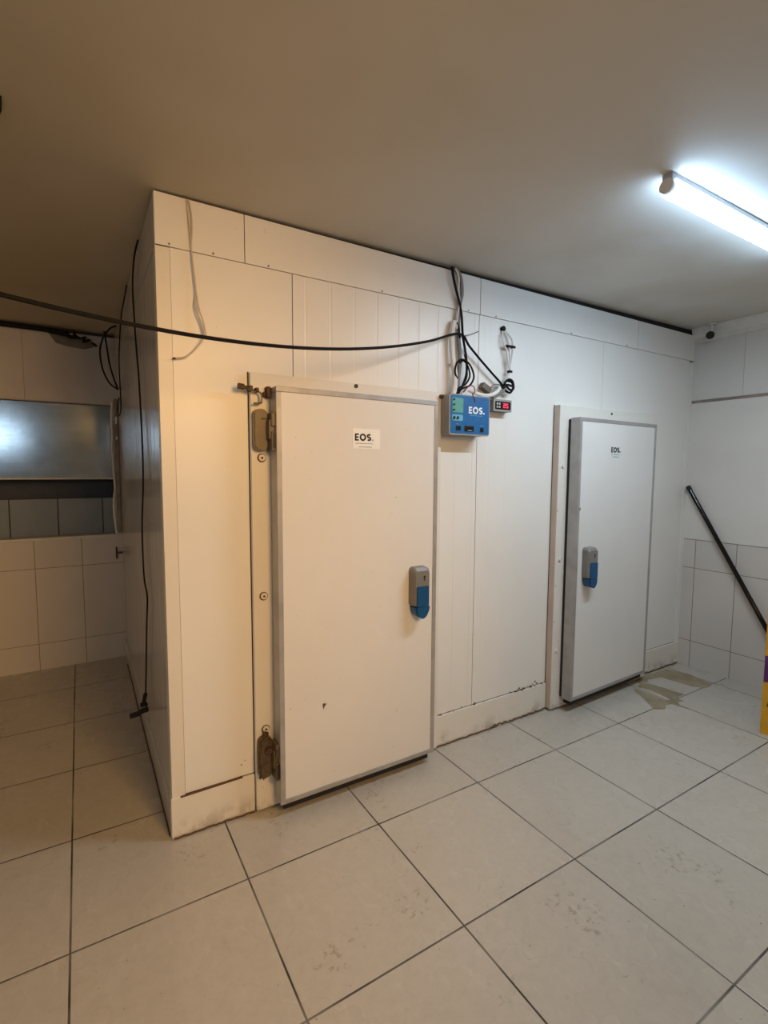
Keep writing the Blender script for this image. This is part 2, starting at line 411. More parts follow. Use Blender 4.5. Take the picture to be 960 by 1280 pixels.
# fascia boards
for a, b_ in ((-.003, .354), (.357, 1.707), (1.711, 3.232), (3.236, L - .001)):
    obj('fascia', B(a, b_, -.005, .010, 2.513, 2.714, bev=.0015), 'panel', cr)
obj('fascia', B(-.0042, .008, .0105, D - .004, 2.511, 2.714, bev=.001), 'panel_shade', cr)
bm = bmesh.new()
for x, z in ((.05, 2.522), (.222, 2.522), (.46, 2.521), (1.05, 2.521), (1.62, 2.521), (1.83, 2.521), (2.5, 2.521), (3.1, 2.521)): bm_disc(bm, x, z, .0045, -.008, -.004, 10)
obj('rivets', bm, 'steelbolt', cr)
# black strip added to paint the shaded gap between fascia and ceiling
bm = bmesh.new()
bm_prism(bm, [(.0, 2.7005), (L - .002, 2.7005), (L - .002, CZ(L) - .001), (.0, CZ(0) - .001)], 'xz', .02, .04)
obj('ceiling_gap_shade', bm, 'dark', cr)
# skirting plates
for a, b_ in ((-.009, .358), (1.424, 2.358), (3.452, L - .002)):
    obj('skirting', B(a, b_, -.011, .004, .001, .185, bev=.002), 'trim', cr)
obj('skirting', B(-.011, .004, .006, D - .004, .001, .152, bev=.002), 'panel_shade', cr)
# rust flecks and crumbling edge along the joints
bm = bmesh.new(); random.seed(11)
for k in range(34):
    x = random.choice([random.uniform(1.45, 2.33), random.uniform(2.05, 2.33), random.uniform(2.0, 2.33), random.uniform(.02, .33)])
    z = .187 + abs(random.gauss(0, .007)); r = random.uniform(.0012, .0036)
    if x < .4: z = .187; r *= .6
    bm_disc(bm, x, z, r, -.0125, .0, 6)
for x, z, r in ((2.115, .20, .009), (2.262, .214, .0075), (2.24, .2, .005), (.30, .245, .004), (2.19, .197, .004), (1.93, .19, .005), (.317, .262, .003)):
    bm_prism(bm, [(x - r, z - r * .5), (x + r * .9, z - r * .6), (x + r * .5, z + r * .3), (x, z + r)], 'xz', -.002, .001)
bm_prism(bm, [(.03, .183), (.30, .186), (.302, .191), (.03, .187)], 'xz', -.0125, .0)
obj('rust_flecks', bm, 'rustspot', cr)
bm = bmesh.new()
def crumble(x0, x1, n, amp):
    pts = []
    for k in range(n + 1): pts.append((x0 + (x1 - x0) * k / n, -.014 - random.uniform(0, .004), .004 + random.uniform(0, amp)))
    return pts
for a, b_, n, am in ((.0, .355, 26, .006), (1.43, 1.9, 30, .004), (1.85, 2.35, 40, .014), (3.46, 3.98, 30, .012)):
    bm_tube(bm, crumble(a, b_, n, am), .0035, seg=5, sub=2)
obj('grime_edge', bm, 'rustspot', cr)
bm = bmesh.new(); bm_tube(bm, [(-.014, .02 + k * .12, .004 + random.uniform(0, .003)) for k in range(20)], .003, seg=5, sub=2)
obj('grime_edge', bm, 'rustspot', cr)

# ------------------------------------------------------------------ doors of the cold room
def make_handle(parent, x, y, z):
    """housing, blue lever and cup; x,z = centre of housing, y = door skin"""
    h = obj('handle', bmesh.new(), 'grey', parent)
    me = h.data; bm = bmesh.new()
    # housing: rounded outline lofted to a slightly smaller front
    def ring(o, yy): return [bm.verts.new((p[0], yy, p[1])) for p in o]
    o1 = rrect(x - .052, x + .052, z - .105, z + .105, .022, 5); o2 = rrect(x - .050, x + .050, z - .104, z + .102, .022, 5)
    o3 = rrect(x - .043, x + .043, z - .098, z + .086, .016, 5)
    R_ = [ring(o1, y), ring(o2, y - .038), ring(o3, y - .052)]
    for a, b_ in zip(R_, R_[1:]):
        n = len(a)
        for k in range(n): bm.faces.new([a[k], b_[k], b_[(k + 1) % n], a[(k + 1) % n]])
    bm.faces.new(R_[-1]); bm.faces.new(R_[0][::-1])
    bmesh.ops.recalc_face_normals(bm, faces=bm.faces); bm.to_mesh(me); bm.free()
    bm = bmesh.new(); bm_prism(bm, rrect(x - .036, x + .037, z - .10, z + .006, .008, 3), 'xz', y - .051, y - .060)
    # rounded cup under the housing
    bm_prism(bm, [(x - .046, z - .104)] + [(x + .001 + .047 * math.cos(a), z - .104 + .058 * math.sin(a)) for a in (math.radians(180 + 180 * k / 14) for k in range(1, 14))] + [(x + .048, z - .104)], 'xz', y - .004, y - .052)
    bm_prism(bm, [(x - .036, z - .102)] + [(x + .0005 + .0385 * math.cos(a), z - .102 + .062 * math.sin(a)) for a in (math.radians(180 + 180 * k / 12) for k in range(1, 12))] + [(x + .037, z - .102)], 'xz', y - .051, y - .060)
    obj('lever', bm, 'blue', h, True)
    bm = bmesh.new(); bm_disc(bm, x + .012, z + .055, .006, y - .051, y - .0535, 12); bm_box(bm, x + .009, x + .015, y - .053, y - .051, z + .035, z + .055)
    obj('keyhole', bm, 'ink', h)
    return h
def door_leaf(t, w, z0, z1, y0, y1, bw=.024, gx=.008, gd=.014):
    """leaf local x 0..w, y0 front .. y1 back"""
    bm = Boxes((0, w, y0, y1, z0, z0 + bw), (0, w, y0, y1, z1 - bw, z1), (0, bw, y0, y1, z0 + bw, z1 - bw), (w - bw, w, y0, y1, z0 + bw, z1 - bw), bev=.0025)
    obj('edge_frame', bm, 'alu', t)
    obj('leaf', B(bw - .002, w - bw + .002, y0 + .004, y1 - .003, z0 + bw - .002, z1 - bw + .002), 'leaf', t)
    obj('bottom_shade_strip', Boxes((.02, w - .03, y0 + .018, y1 - .002, z0 - .034, z0 - .0005)), 'rubber', t)  # black strip added to deepen the shade under the leaf
    obj('gasket', Boxes((gx, w - .008, y1 + .0005, y1 + gd, z0 + .01, z1 - .008)), 'rubber', t)

def sticker(t, x, z, y, big=True, w=.15, h=.095, ch=.034):
    if big:
        s = obj('sticker', B(x, x + w, y - .0012, y, z, z + h), 'sticker', t)
        tx, tz = x + .011, z + h - .058
    else:
        s = obj('sticker', B(x + .006, x + w - .006, y - .0008, y, z, z + h), 'leaf', t)
        tx, tz = x + .003, z + h - .058
    bm, ex, wt = lettering(tx, tz, ch, y - .0022, y - .001)
    l = obj('lettering', bm, 'ink', s)
    obj('full_stop', B(ex, ex + wt, y - .0022, y - .001, tz, tz + wt), 'ink' if not big else 'inkgrey', s)
    obj('small_print', Boxes((tx + .003, tx + .098, y - .002, y - .001, tz - .0145, tz - .011), (tx + .02, tx + .092, y - .002, y - .001, tz - .031, tz - .027)), 'inkgrey' if big else 'green', s)
    return s

# door on the left
d1 = thing('cold_room_door', 'larger near cold room door with grey hinges on its left, closed', 'door', (.362, 0, 0), 0, 'cold room doors')
O = .362
obj('door_frame', B(0, 1.058, -.030, -.001, .012, 2.046, bev=.002), 'trim', d1)
obj('sealant_line', Boxes((-.0035, .0, -.005, -.001, .012, 2.05)), 'dark', d1)
lf = .446 - O
def leafed(parent, x): # helper empty-free offset: translate all new children
    pass
n0 = len(bpy.data.objects)
before = set(bpy.data.objects)
door_leaf(d1, .882, .064, 1.981, -.125, -.045)
for o in set(bpy.data.objects) - before: o.location.x = lf
sticker(d1, .822 - O, 1.722, -.121)
make_handle(d1, 1.203 - O, -.121, 1.015)
# rust scratch
bm = bmesh.new(); bm_prism(bm, [(.297, .497), (.304, .505), (.312, .498), (.318, .503), (.314, .492), (.307, .487), (.303, .471), (.299, .486)], 'xz', -.1222, -.1208)
obj('rust_scratch', bm, 'rustspot', d1)
# screw caps on the frame
for z in (1.672, 1.04, .405):
    bm = bmesh.new(); bm_disc(bm, .047, z, .015, -.030, -.037, 16); c = obj('screw_cap', bm, 'cap', d1)
    bm = bmesh.new(); bm_disc(bm, .046, z - .001, .020, -.030, -.0315, 16); obj('cap_ring', bm, 'rustspot', c)
    bm = bmesh.new(); bm_disc(bm, .047, z - .001, .0055, -.036, -.0382, 10); obj('screw', bm, 'rustspot', c)
bm = bmesh.new(); bm_disc(bm, .526, 2.031, .010, -.030, -.034, 14); obj('plug_cap', bm, 'ink', d1)
# upper hinge
def hinge(z0, z1, mat, mat2, low):
    bm = bmesh.new(); bm_prism(bm, rrect(.004, .068, z0, z1, .026, 6), 'xz', -.030, -.060)
    bm_prism(bm, rrect(.008, .064, z0 + .006, z1 - .006, .024, 6), 'xz', -.060, -.068)
    h = obj('hinge', bm, mat, d1, True)
    zc = (z0 + z1) / 2
    bm = Boxes((.058, .0838, -.105, -.055, zc - .040, zc + .044), (.066, .0838, -.115, -.05, z0 + .0, z0 + .085), (.066, .0838, -.115, -.05, zc + .015, zc + .075), bev=.003)
    obj('hinge_arm', bm, mat, h)
    bm = Boxes((.060, .0835, -.0685, -.055, zc + .045, zc + .058), (.072, .0838, -.117, -.1145, z0 + .012, z0 + .08), (.034, .064, -.0698, -.0675, zc + .046, zc + .052))
    obj('hinge_slot', bm, 'ink', h)
    return h
hinge(1.70, 1.885, 'hinge', 'hinge', False)
h2 = hinge(.182, .378, 'hingedark', 'rusty', True)
bm = bmesh.new(); bm_disc(bm, .045, .318, .017, -.068, -.083, 14); bm_tube(bm, [(.016, -.066, .35), (.004, -.066, .31), (.006, -.066, .24), (.012, -.066, .20), (.03, -.068, .192)], .006, seg=6)
bm_tube(bm, [(.02, -.066, .36), (.038, -.068, .378), (.056, -.068, .362), (.066, -.067, .335), (.064, -.067, .30)], .006, seg=6)
bm_tube(bm, [(.036, -.045, .376), (.044, -.045, .395)], .014, seg=8)
obj('rusty_spindle', bm, 'rusty', h2)
bm = bmesh.new()
for k in range(9):
    x = random.uniform(.012, .05); bm_box(bm, x, x + .004, -.0312, -.0300, .185 - random.uniform(.01, .035), .19)
obj('rust_run', bm, 'rustspot', d1)
# bent rod latch above the hinge
bm = bmesh.new()
bm_tube(bm, [(-.045, -.060, 1.973), (-.01, -.060, 1.966), (.010, -.060, 1.958), (.026, -.062, 1.959), (.038, -.062, 1.950), (.041, -.062, 1.932), (.038, -.062, 1.912), (.020, -.062, 1.907), (.004, -.062, 1.906)], .0045, seg=8)
lk = obj('bent_rod', bm, 'steelbolt', d1)
bm = bmesh.new(); bm_cyl(bm, (-.062, -.060, 1.976), (1, 0, -.1), .013, .026, 8); bm_cyl(bm, (-.036, -.060, 1.973), (1, 0, -.1), .008, .018, 8)
bm_box(bm, -.016, .002, -.066, -.03, 1.958, 1.982, bev=.003); bm_box(bm, .014, .028, -.068, -.03, 1.955, 1.975, bev=.003)
obj('rod_bolt', bm, 'rusty', lk)
bm = Boxes((.064, .082, -.066, -.031, 1.935, 1.985), (.052, .068, -.05, -.031, 1.94, 1.962), bev=.003); obj('catch_block', bm, 'rusty', d1)

# door on the right, slightly ajar
d2 = thing('cold_room_door', 'farther cold room door, slightly ajar with a black gap along its left', 'door', (2.362, 0, 0), 0, 'cold room doors')
O2 = 2.362
obj('door_frame', B(0, 1.085, -.052, -.001, .012, 2.046, bev=.003), 'trim', d2)
obj('sealant_line', Boxes((-.0035, .0, -.004, -.001, .012, 2.05)), 'rustspot', d2)
obj('frame_edge', Boxes((-.001, .0, -.048, -.005, .014, 2.043)), 'pinkedge', d2)
before = set(bpy.data.objects)
door_leaf(d2, .905, .085, 1.964, -.078, -.006, gx=.001, gd=.016)
sticker(d2, .345, 1.700, -.0735, big=False, w=.13, h=.105, ch=.036)
make_handle(d2, .125, -.0735, 1.015)
bm = bmesh.new(); bm_prism(bm, [(.024, 1.372), (.033, 1.384), (.036, 1.372), (.028, 1.362)], 'xz', -.0755, -.0738); obj('rust_spot', bm, 'rustspot', d2)
ang = math.radians(-2.1)
hx, hy = 2.446 - O2, -.1445       # front left corner of the leaf
kids = [o for o in set(bpy.data.objects) - before if o.parent == d2]
Rm = Matrix.Rotation(math.radians(2.1), 4, 'Z')
Mx = Matrix.Translation((hx, hy, 0)) @ Rm @ Matrix.Translation((0, .078, 0))
for o in kids: o.matrix_local = Mx
for z in (1.65, 1.038, .417):
    bm = bmesh.new(); bm_disc(bm, .040, z, .011, -.052, -.062, 14); obj('screw_cap', bm, 'cap', d2)
bm = bmesh.new(); bm_disc(bm, .53, 2.018, .008, -.052, -.055, 12); obj('plug_cap', bm, 'ink', d2)
bm = bmesh.new()
for x, z in ((.006, 1.36), (.012, .86), (.007, .62)): bm_disc(bm, x, z, .004, -.0525, -.049, 6)
obj('rust_spots', bm, 'rustspot', d2)

# ------------------------------------------------------------------ control box
cb = thing('control_box', 'blue-fronted control box with white lettering, mounted between the two doors', 'control box', (1.415, -.002, 1.815))
def cbx(name, bm, mat, par=None, sm=False): return obj(name, bm, mat, par or cb, sm)
bm = bmesh.new(); bm_prism(bm, rrect(.0, .285, .0, .215, .012, 4), 'xz', 0, -.094); cbx('case', bm, 'boxgrey')
bm = bmesh.new(); bm_prism(bm, rrect(-.002, .287, -.002, .217, .016, 5), 'xz', -.094, -.105); lid = cbx('lid', bm, 'boxgrey')
bm = bmesh.new(); bm_prism(bm, rrect(.005, .281, .006, .211, .012, 5), 'xz', -.105, -.1065); fr = cbx('blue_front', bm, 'bluebox', lid)
bm = bmesh.new(); bm_prism(bm, rrect(.017, .093, .118, .196, .006, 3), 'xz', -.1065, -.1075); cbx('green_field', bm, 'green', lid)
bm = bmesh.new(); bm_prism(bm, rrect(.016, .091, .074, .107, .008, 3), 'xz', -.1065, -.1075); cbx('pale_field', bm, 'teal', lid)
bm = bmesh.new()
for x, z in ((.028, .184), (.028, .157), (.028, .129)): bm = bmesh.new(); bm_prism(bm, [(x - .011, z - .005), (x + .003, z - .003), (x + .011, z + .006), (x, z + .008), (x - .008, z + .003)], 'xz', -.1075, -.1085); cbx('status_mark', bm, 'ink', lid)
for x, z in ((.031, .089), (.056, .090)): bm = bmesh.new(); bm_disc(bm, x, z, .009, -.1075, -.1085, 10); bm_box(bm, x - .012, x, -.1083, -.1075, z - .010, z - .003); cbx('status_mark', bm, 'ink', lid)
bm, ex, wt = lettering(.132, .117, .038, -.1078, -.1065, .23); cbx('lettering', bm, 'white', lid)
bm = bmesh.new(); bm_disc(bm, ex + .006, .122, .0052, -.1065, -.1078, 12); cbx('full_stop', bm, 'white', lid)
for q_ in ((.14, .23, -.1073, -.1065, .106, .1085), (.042, .064, -.1073, -.1065, .055, .0575), (.215, .245, -.1073, -.1065, .053, .0555)): cbx('small_print', Boxes(q_), 'teal', lid)
cbx('switch', Boxes((.046, .074, -.1125, -.1065, .024, .047), bev=.002), 'display', lid)
s3 = cbx('switch', Boxes((.218, .240, -.112, -.1065, .020, .044), bev=.002), 'display', lid)
ds = cbx('display', Boxes((.104, .168, -.111, -.1065, .020, .049), bev=.002), 'display', lid)
# display marks on box and the hooded top corner
cbx('display_caption', Boxes((.124, .156, -.1118, -.111, .0225, .0255)), 'inkgrey', lid)
cbx('cable_entry', Boxes((-.012, .045, -.050, -.0, .196, .216), bev=.003), 'rusty')

# temperature controller to the right
tc = thing('temperature_controller', 'small grey controller with red digits to the right of the blue box', 'thermostat', (1.783, -.001, 1.967))
obj('case', B(.002, .143, -.045, 0, .001, .069, bev=.003), 'greyd', tc)
bz = obj('bezel', B(0, .145, -.052, -.045, 0, .071, bev=.002), 'boxgrey', tc)
obj('display', B(.012, .134, -.0545, -.052, .012, .058, bev=.002), 'display', tc)
bm = bmesh.new()
def digit(x, z, w, h, segs):
    t = .0045
    S_ = {'a': (x, x + w, z + h - t, z + h), 'd': (x, x + w, z, z + t), 'g': (x, x + w, z + h / 2 - t / 2, z + h / 2 + t / 2),
          'f': (x, x + t, z + h / 2, z + h), 'e': (x, x + t, z, z + h / 2), 'b': (x + w - t, x + w, z + h / 2, z + h), 'c': (x + w - t, x + w, z, z + h / 2)}
    for s in segs: a = S_[s]; bm_box(bm, a[0], a[1], -.0555, -.0545, a[2], a[3])
digit(.074, .022, .017, .026, 'abged'); digit(.096, .022, .017, .026, 'afgcd'); 
obj('red_digits', bm, 'led', tc)
for i in range(2):
    for j in range(2): obj('key', B(.020 + .018 * i, .032 + .018 * i, -.0558, -.0545, .02 + .018 * j, .032 + .018 * j), 'inkgrey', tc)
cn = thing('junction_box', 'small brown-grey junction block above the controller, tilted', 'junction box', (1.745, -.016, 2.098), 0)
bm = bmesh.new(); bm_box(bm, -.034, .034, -.022, .015, -.018, .018, bev=.004)
bmesh.ops.rotate(bm, verts=bm.verts, cent=(0, 0, 0), matrix=Matrix.Rotation(math.radians(28), 3, 'Y')); obj('block', bm, 'hinge', cn)
bm = bmesh.new(); bm_tube(bm, [(.035, -.012, .0), (.06, -.014, .025), (.10, -.014, .028), (.13, -.012, .026)], .003, seg=6); bm_tube(bm, [(.035, -.012, -.01), (.07, -.014, .004), (.11, -.014, .018)], .003, seg=6)
obj('lead', bm, 'gcable', cn)

# ------------------------------------------------------------------ cables
def cable(name, label, pts, r, mat, cat='cable', group=None, **k):
    return tag(obj(name, T(pts, r, **k), mat, None, True), label, cat, group)
# long sagging cable across the room to the wall above the box
lc = []
for i in range(15):
    x = -2.36 + (1.519 + 2.36) * i / 14
    z = 2.030 + .108 * (x + .25) ** 2 if x > -.25 else 2.030 + .105 * (x + .25) ** 2
    y = -.713 + (x + .44) * (.663 / 1.959)
    lc.append((x, y, z))
lc += [(1.60, -.043, 2.312), (1.68, -.036, 2.257), (1.775, -.035, 2.189), (1.845, -.033, 2.142), (1.872, -.030, 2.12)]
cable('long_cable', 'long black cable sagging across the whole cold room front', lc, .0065, 'black')
# grey thin end running to the seam
cable('thin_wire', 'thin dark wire from the cable crossing to the panel seam', [(1.545, -.030, 2.362), (1.585, -.02, 2.374), (1.635, -.012, 2.389), (1.697, -.006, 2.416)], .0028, 'gcable', 'wire')
# bundle from the ceiling
cable('black_cable', 'black cable dropping from the ceiling line to the top of the blue box', [(1.477, -.03, 2.722), (1.485, -.032, 2.674), (1.507, -.032, 2.604), (1.534, -.032, 2.534), (1.55, -.032, 2.462), (1.560, -.03, 2.377), (1.577, -.03, 2.303), (1.590, -.03, 2.239), (1.589, -.035, 2.168), (1.560, -.045, 2.105), (1.52, -.05, 2.045)], .0068, 'black')
cable('grey_tube', 'thick grey corrugated tube hanging behind the black cable above the blue box', [(1.500, -.022, 2.718), (1.534, -.024, 2.695), (1.549, -.024, 2.655), (1.554, -.024, 2.592), (1.544, -.022, 2.536), (1.537, -.020, 2.47), (1.538, -.020, 2.374), (1.546, -.020, 2.31), (1.550, -.022, 2.229), (1.541, -.025, 2.146), (1.529, -.03, 2.080), (1.52, -.035, 2.036)], .0105, 'gcable')
cable('white_wire', 'thin white wire beside the black cable just under the ceiling', [(1.500, -.03, 2.716), (1.516, -.034, 2.69), (1.524, -.034, 2.655), (1.522, -.03, 2.61), (1.536, -.028, 2.55), (1.524, -.026, 2.47), (1.522, -.024, 2.40)], .005, 'wcable', 'wire')
cable('white_conduit', 'thick white cable curving down into the left of the blue box', [(1.505, -.022, 2.438), (1.490, -.027, 2.40), (1.484, -.030, 2.350), (1.486, -.030, 2.29), (1.493, -.032, 2.222), (1.504, -.036, 2.148), (1.498, -.043, 2.08), (1.486, -.047, 2.033)], .0155, 'wcable')
cable('black_stub', 'short bent black cable end above the white conduit', [(1.498, -.016, 2.420), (1.505, -.022, 2.441), (1.522, -.026, 2.430), (1.534, -.028, 2.40), (1.541, -.029, 2.35)], .0055, 'black')
loops = [[(1.497, -.055, 2.040), (1.535, -.07, 2.072), (1.584, -.072, 2.093), (1.611, -.072, 2.144), (1.587, -.065, 2.205), (1.542, -.055, 2.232), (1.506, -.05, 2.209), (1.494, -.05, 2.16), (1.512, -.05, 2.125)],
         [(1.49, -.045, 2.036), (1.52, -.058, 2.075), (1.56, -.06, 2.097), (1.591, -.06, 2.143), (1.585, -.055, 2.191), (1.557, -.05, 2.226), (1.53, -.044, 2.215)],
         [(1.505, -.05, 2.036), (1.55, -.052, 2.095), (1.578, -.05, 2.144), (1.578, -.045, 2.211), (1.570, -.038, 2.267)]]
for p_, lb in zip(loops, ('outermost black loop above the blue box', 'middle black loop above the blue box', 'innermost black loop above the blue box')):
    cable('looped_cable', lb + ', tied to the hanging bundle', p_, .0052, 'black', group='black cable loops above the blue box')
cable('red_wire', 'dark red wires curling out of the top of the blue box', [(1.54, -.07, 2.05), (1.565, -.085, 2.085), (1.60, -.085, 2.085), (1.60, -.095, 2.055), (1.575, -.105, 2.04), (1.585, -.110, 2.015), (1.592, -.110, 1.997)], .003, 'red', 'wire')
cable('white_conduit', 'white cable lying from the blue box over to the black ring', [(1.535, -.06, 2.037), (1.57, -.065, 2.068), (1.614, -.065, 2.058), (1.693, -.06, 2.048), (1.76, -.055, 2.056), (1.815, -.048, 2.083), (1.838, -.04, 2.108)], .011, 'wcable')
cable('grey_lead', 'short grey lead going from the controller up to the black ring', [(1.80, -.03, 2.042), (1.83, -.036, 2.068), (1.868, -.036, 2.09), (1.885, -.034, 2.112)], .010, 'gcable')
cable('black_ring', 'black cable coiled in a small ring above the controller', [(1.907, -.036, 2.152), (1.937, -.04, 2.146), (1.947, -.042, 2.118), (1.925, -.042, 2.085), (1.891, -.038, 2.094), (1.880, -.035, 2.130), (1.900, -.048, 2.158), (1.932, -.05, 2.150), (1.942, -.05, 2.110), (1.912, -.05, 2.10), (1.87, -.046, 2.135)], .0068, 'black')
cable('black_clip_cable', 'short black cable piece inside the ring', [(1.84, -.045, 2.112), (1.862, -.05, 2.108), (1.885, -.052, 2.125), (1.93, -.05, 2.122)], .007, 'black')
# white wires looping up with ties
wl = thing('white_wire_loop', 'hanging loop of white wires with black ties above the controller', 'wire loop', (1.9, -.03, 2.15))
oo = (1.9, -.03, 2.15)
bm = bmesh.new()
bm_tube(bm, shift([(1.884, -.004, 2.452), (1.872, -.02, 2.407), (1.880, -.026, 2.362), (1.901, -.03, 2.327), (1.911, -.03, 2.272), (1.926, -.03, 2.216), (1.913, -.03, 2.177), (1.905, -.032, 2.155)], oo), .0055, seg=8)
obj('strand', bm, 'wcable', wl, True)
bm = bmesh.new()
bm_tube(bm, shift([(1.886, -.004, 2.456), (1.917, -.022, 2.428), (1.943, -.03, 2.394), (1.946, -.032, 2.323), (1.935, -.032, 2.255), (1.928, -.032, 2.21), (1.918, -.033, 2.165)], oo), .0075, seg=8)
obj('strand', bm, 'wcable', wl, True)
bm = bmesh.new()
bm_tube(bm, shift([(1.888, -.006, 2.45), (1.902, -.026, 2.41), (1.912, -.034, 2.36), (1.922, -.036, 2.29), (1.930, -.034, 2.22)], oo), .005, seg=8)
obj('strand', bm, 'wcable', wl, True)
bm = bmesh.new(); bm_box(bm, -.012, .060, -.013, .010, .197, .211, bev=.003); obj('cable_tie', bm, 'black', wl)
bm = bmesh.new(); bm_box(bm, .014, .040, -.012, .010, .052, .066, bev=.003); obj('cable_tie', bm, 'black', wl)
bm = bmesh.new(); bm_cyl(bm, (-.016, .028, .308), (0, -1, 0), .015, .016, 12); obj('wall_grommet', bm, 'black', wl)
# beige pair on the top left of the front
bw = thing('beige_wire_pair', 'pair of thin beige wires hanging loose down the top left front panels', 'wire', (.14, 0, 2.4)); ob = (.14, 0, 2.4)
obj('wire', T(shift([(.128, -.008, 2.711), (.136, -.012, 2.66), (.138, -.014, 2.601), (.133, -.014, 2.521), (.142, -.016, 2.396), (.155, -.022, 2.287), (.172, -.028, 2.225), (.180, -.03, 2.177)], ob), .0034), 'beige', bw, True)
obj('wire', T(shift([(.120, -.008, 2.711), (.128, -.012, 2.60), (.134, -.013, 2.50), (.146, -.016, 2.366), (.141, -.018, 2.284), (.164, -.026, 2.224), (.172, -.032, 2.175), (.151, -.032, 2.133), (.103, -.028, 2.083), (.060, -.02, 2.070)], ob), .0034), 'beige', bw, True)
obj('wire_end', T(shift([(.060, -.02, 2.070), (.048, -.018, 2.069)], ob), .0036), 'ink', bw)
# wires on the left side
hp = thing('hanging_wire', 'long thin black wire down the left side of the cold room, plug at its end', 'wire', (-.02, .8, .3)); oh = (-.02, .8, .3)
obj('wire', T(shift([(-.012, .500, 2.709), (-.018, .60, 2.68), (-.015, .735, 2.645), (-.018, .757, 2.55), (-.015, .753, 2.401), (-.015, .715, 2.269), (-.015, .627, 2.051), (-.015, .581, 1.725), (-.016, .60, 1.53), (-.015, .735, 1.30), (-.015, .722, 1.039), (-.015, .597, .956), (-.015, .640, .84), (-.015, .72, .66), (-.015, .78, .50), (-.018, .83, .33)], oh), .0042), 'black', hp, True)
bm = bmesh.new()
bm_tube(bm, shift([(-.018, .83, .335), (-.024, .83, .31), (-.030, .825, .285)], oh), .011, seg=8)
bm_box(bm, -.030, .008, -.015, .02, -.025, -.008, bev=.004)
bm_tube(bm, shift([(-.105, .80, .235), (-.07, .80, .238), (-.040, .80, .250), (-.014, .79, .258)], oh), .015, seg=8)
obj('plug', bm, 'rubber', hp, True)
cable('side_wire', 'shorter black wire hooked on the side near the back wall, looped at its foot', [(-.012, 1.154, 2.700), (-.016, 1.32, 2.66), (-.02, 1.546, 2.61), (-.02, 1.787, 2.47), (-.02, 1.872, 2.34), (-.02, 1.835, 2.11), (-.02, 1.879, 2.035), (-.02, 2.10, 2.024), (-.02, 2.18, 2.09), (-.02, 2.0, 2.144)], .0042, 'black', 'wire')
cable('wire_loop', 'wide hanging loop of black wire in the corner by the opening', [(-0.01, 2.15, 2.701), (-0.05, 2.15, 2.679), (-0.087, 2.15, 2.631), (-0.106, 2.15, 2.59), (-0.126, 2.15, 2.493), (-0.11, 2.15, 2.359), (-0.065, 2.15, 2.263), (-0.012, 2.15, 2.227)], .0062, 'black', 'wire')
cable('wire_loop', 'narrow strand of black wire inside the wide loop in the corner', [(-0.091, 2.205, 2.663), (-0.079, 2.205, 2.569), (-0.062, 2.205, 2.421), (-0.034, 2.205, 2.303), (-0.01, 2.205, 2.232)], .0062, 'black', 'wire')

# ------------------------------------------------------------------ other things
# black pole leaning across the right wall
p0 = Vector((3.972, -.030, 1.500)); p1 = Vector((3.94, -.93, .0185))
pl = thing('leaning_pole', 'long black pole leaning along the right wall from the cold room corner', 'pole', tuple(p1)); dd = (p0 - p1)
obj('tube', T([(0, 0, 0), tuple(dd * .985)], .0165, smooth=False, seg=16), 'pole', pl, True)
obj('end_cap', T([tuple(dd * .98), tuple(dd)], .0175, smooth=False, seg=16), 'rubber', pl, True)
# yellow folding floor sign
sg = thing('floor_sign', 'yellow folding floor sign with a purple band at the right edge', 'sign', (3.277, -.905, 0), math.radians(-69.5))
def sign_panel(y0, y1, name):
    bm = bmesh.new()
    zs = (.0, .03, .86, .90); o = []
    out = [(.0, .012), (.012, .0), (.05, .0), (.07, .03), (.23, .03), (.25, .0), (.288, .0), (.30, .012), (.30, .83), (.285, .86), (.015, .86), (.0, .83)]
    bm_prism(bm, out, 'xz', -.008, .008)
    for v in bm.verts: v.co.y += y0 + (y1 - y0) * v.co.z / .86
    return obj(name, bm, 'yellow', sg)
fp = sign_panel(-.008, .13, 'front_panel'); sign_panel(.30, .16, 'back_panel')
def on_panel(outline, t, name, mat):
    bm = bmesh.new(); bm_prism(bm, outline, 'xz', -.0095 - t, -.0081)
    for v in bm.verts: v.co.y += -.008 + .138 * v.co.z / .86
    return obj(name, bm, mat, fp)
on_panel([(.001, .315), (.299, .315), (.299, .475), (.001, .475)], 0, 'purple_band', 'purple')
on_panel([(.025, .17), (.27, .17), (.27, .20), (.030, .20)], 0, 'black_mark', 'ink')
obj('top_hinge', T([(.06, .15, .865), (.24, .15, .865)], .016, smooth=False, seg=12), 'yellow', sg, True)
# security camera
ca = thing('security_camera', 'small white bullet camera with black face in the ceiling corner', 'camera', (3.90, -.17, 2.70))
bm = bmesh.new(); bm_cyl(bm, (0.02, 0, .059), (0, 0, -1), .032, .012, 18); obj('mount', bm, 'plaster', ca, True)
bm = bmesh.new(); bm_tube(bm, [(.02, 0, .05), (.018, 0, .02), (.01, -.005, -.02)], .010, seg=8); obj('arm', bm, 'plaster', ca, True)
dv = Vector((-.85, -.45, -.12)).normalized(); c0 = Vector((.035, .02, -.030))
bm = bmesh.new(); bm_tube(bm, [c0, c0 + dv * .075], .033, smooth=False, seg=20); body = obj('body', bm, 'plaster', ca, True)
bm = bmesh.new(); bm_tube(bm, [c0 + dv * .0745, c0 + dv * .082], .029, smooth=False, seg=20); obj('lens_face', bm, 'rubber', ca, True)
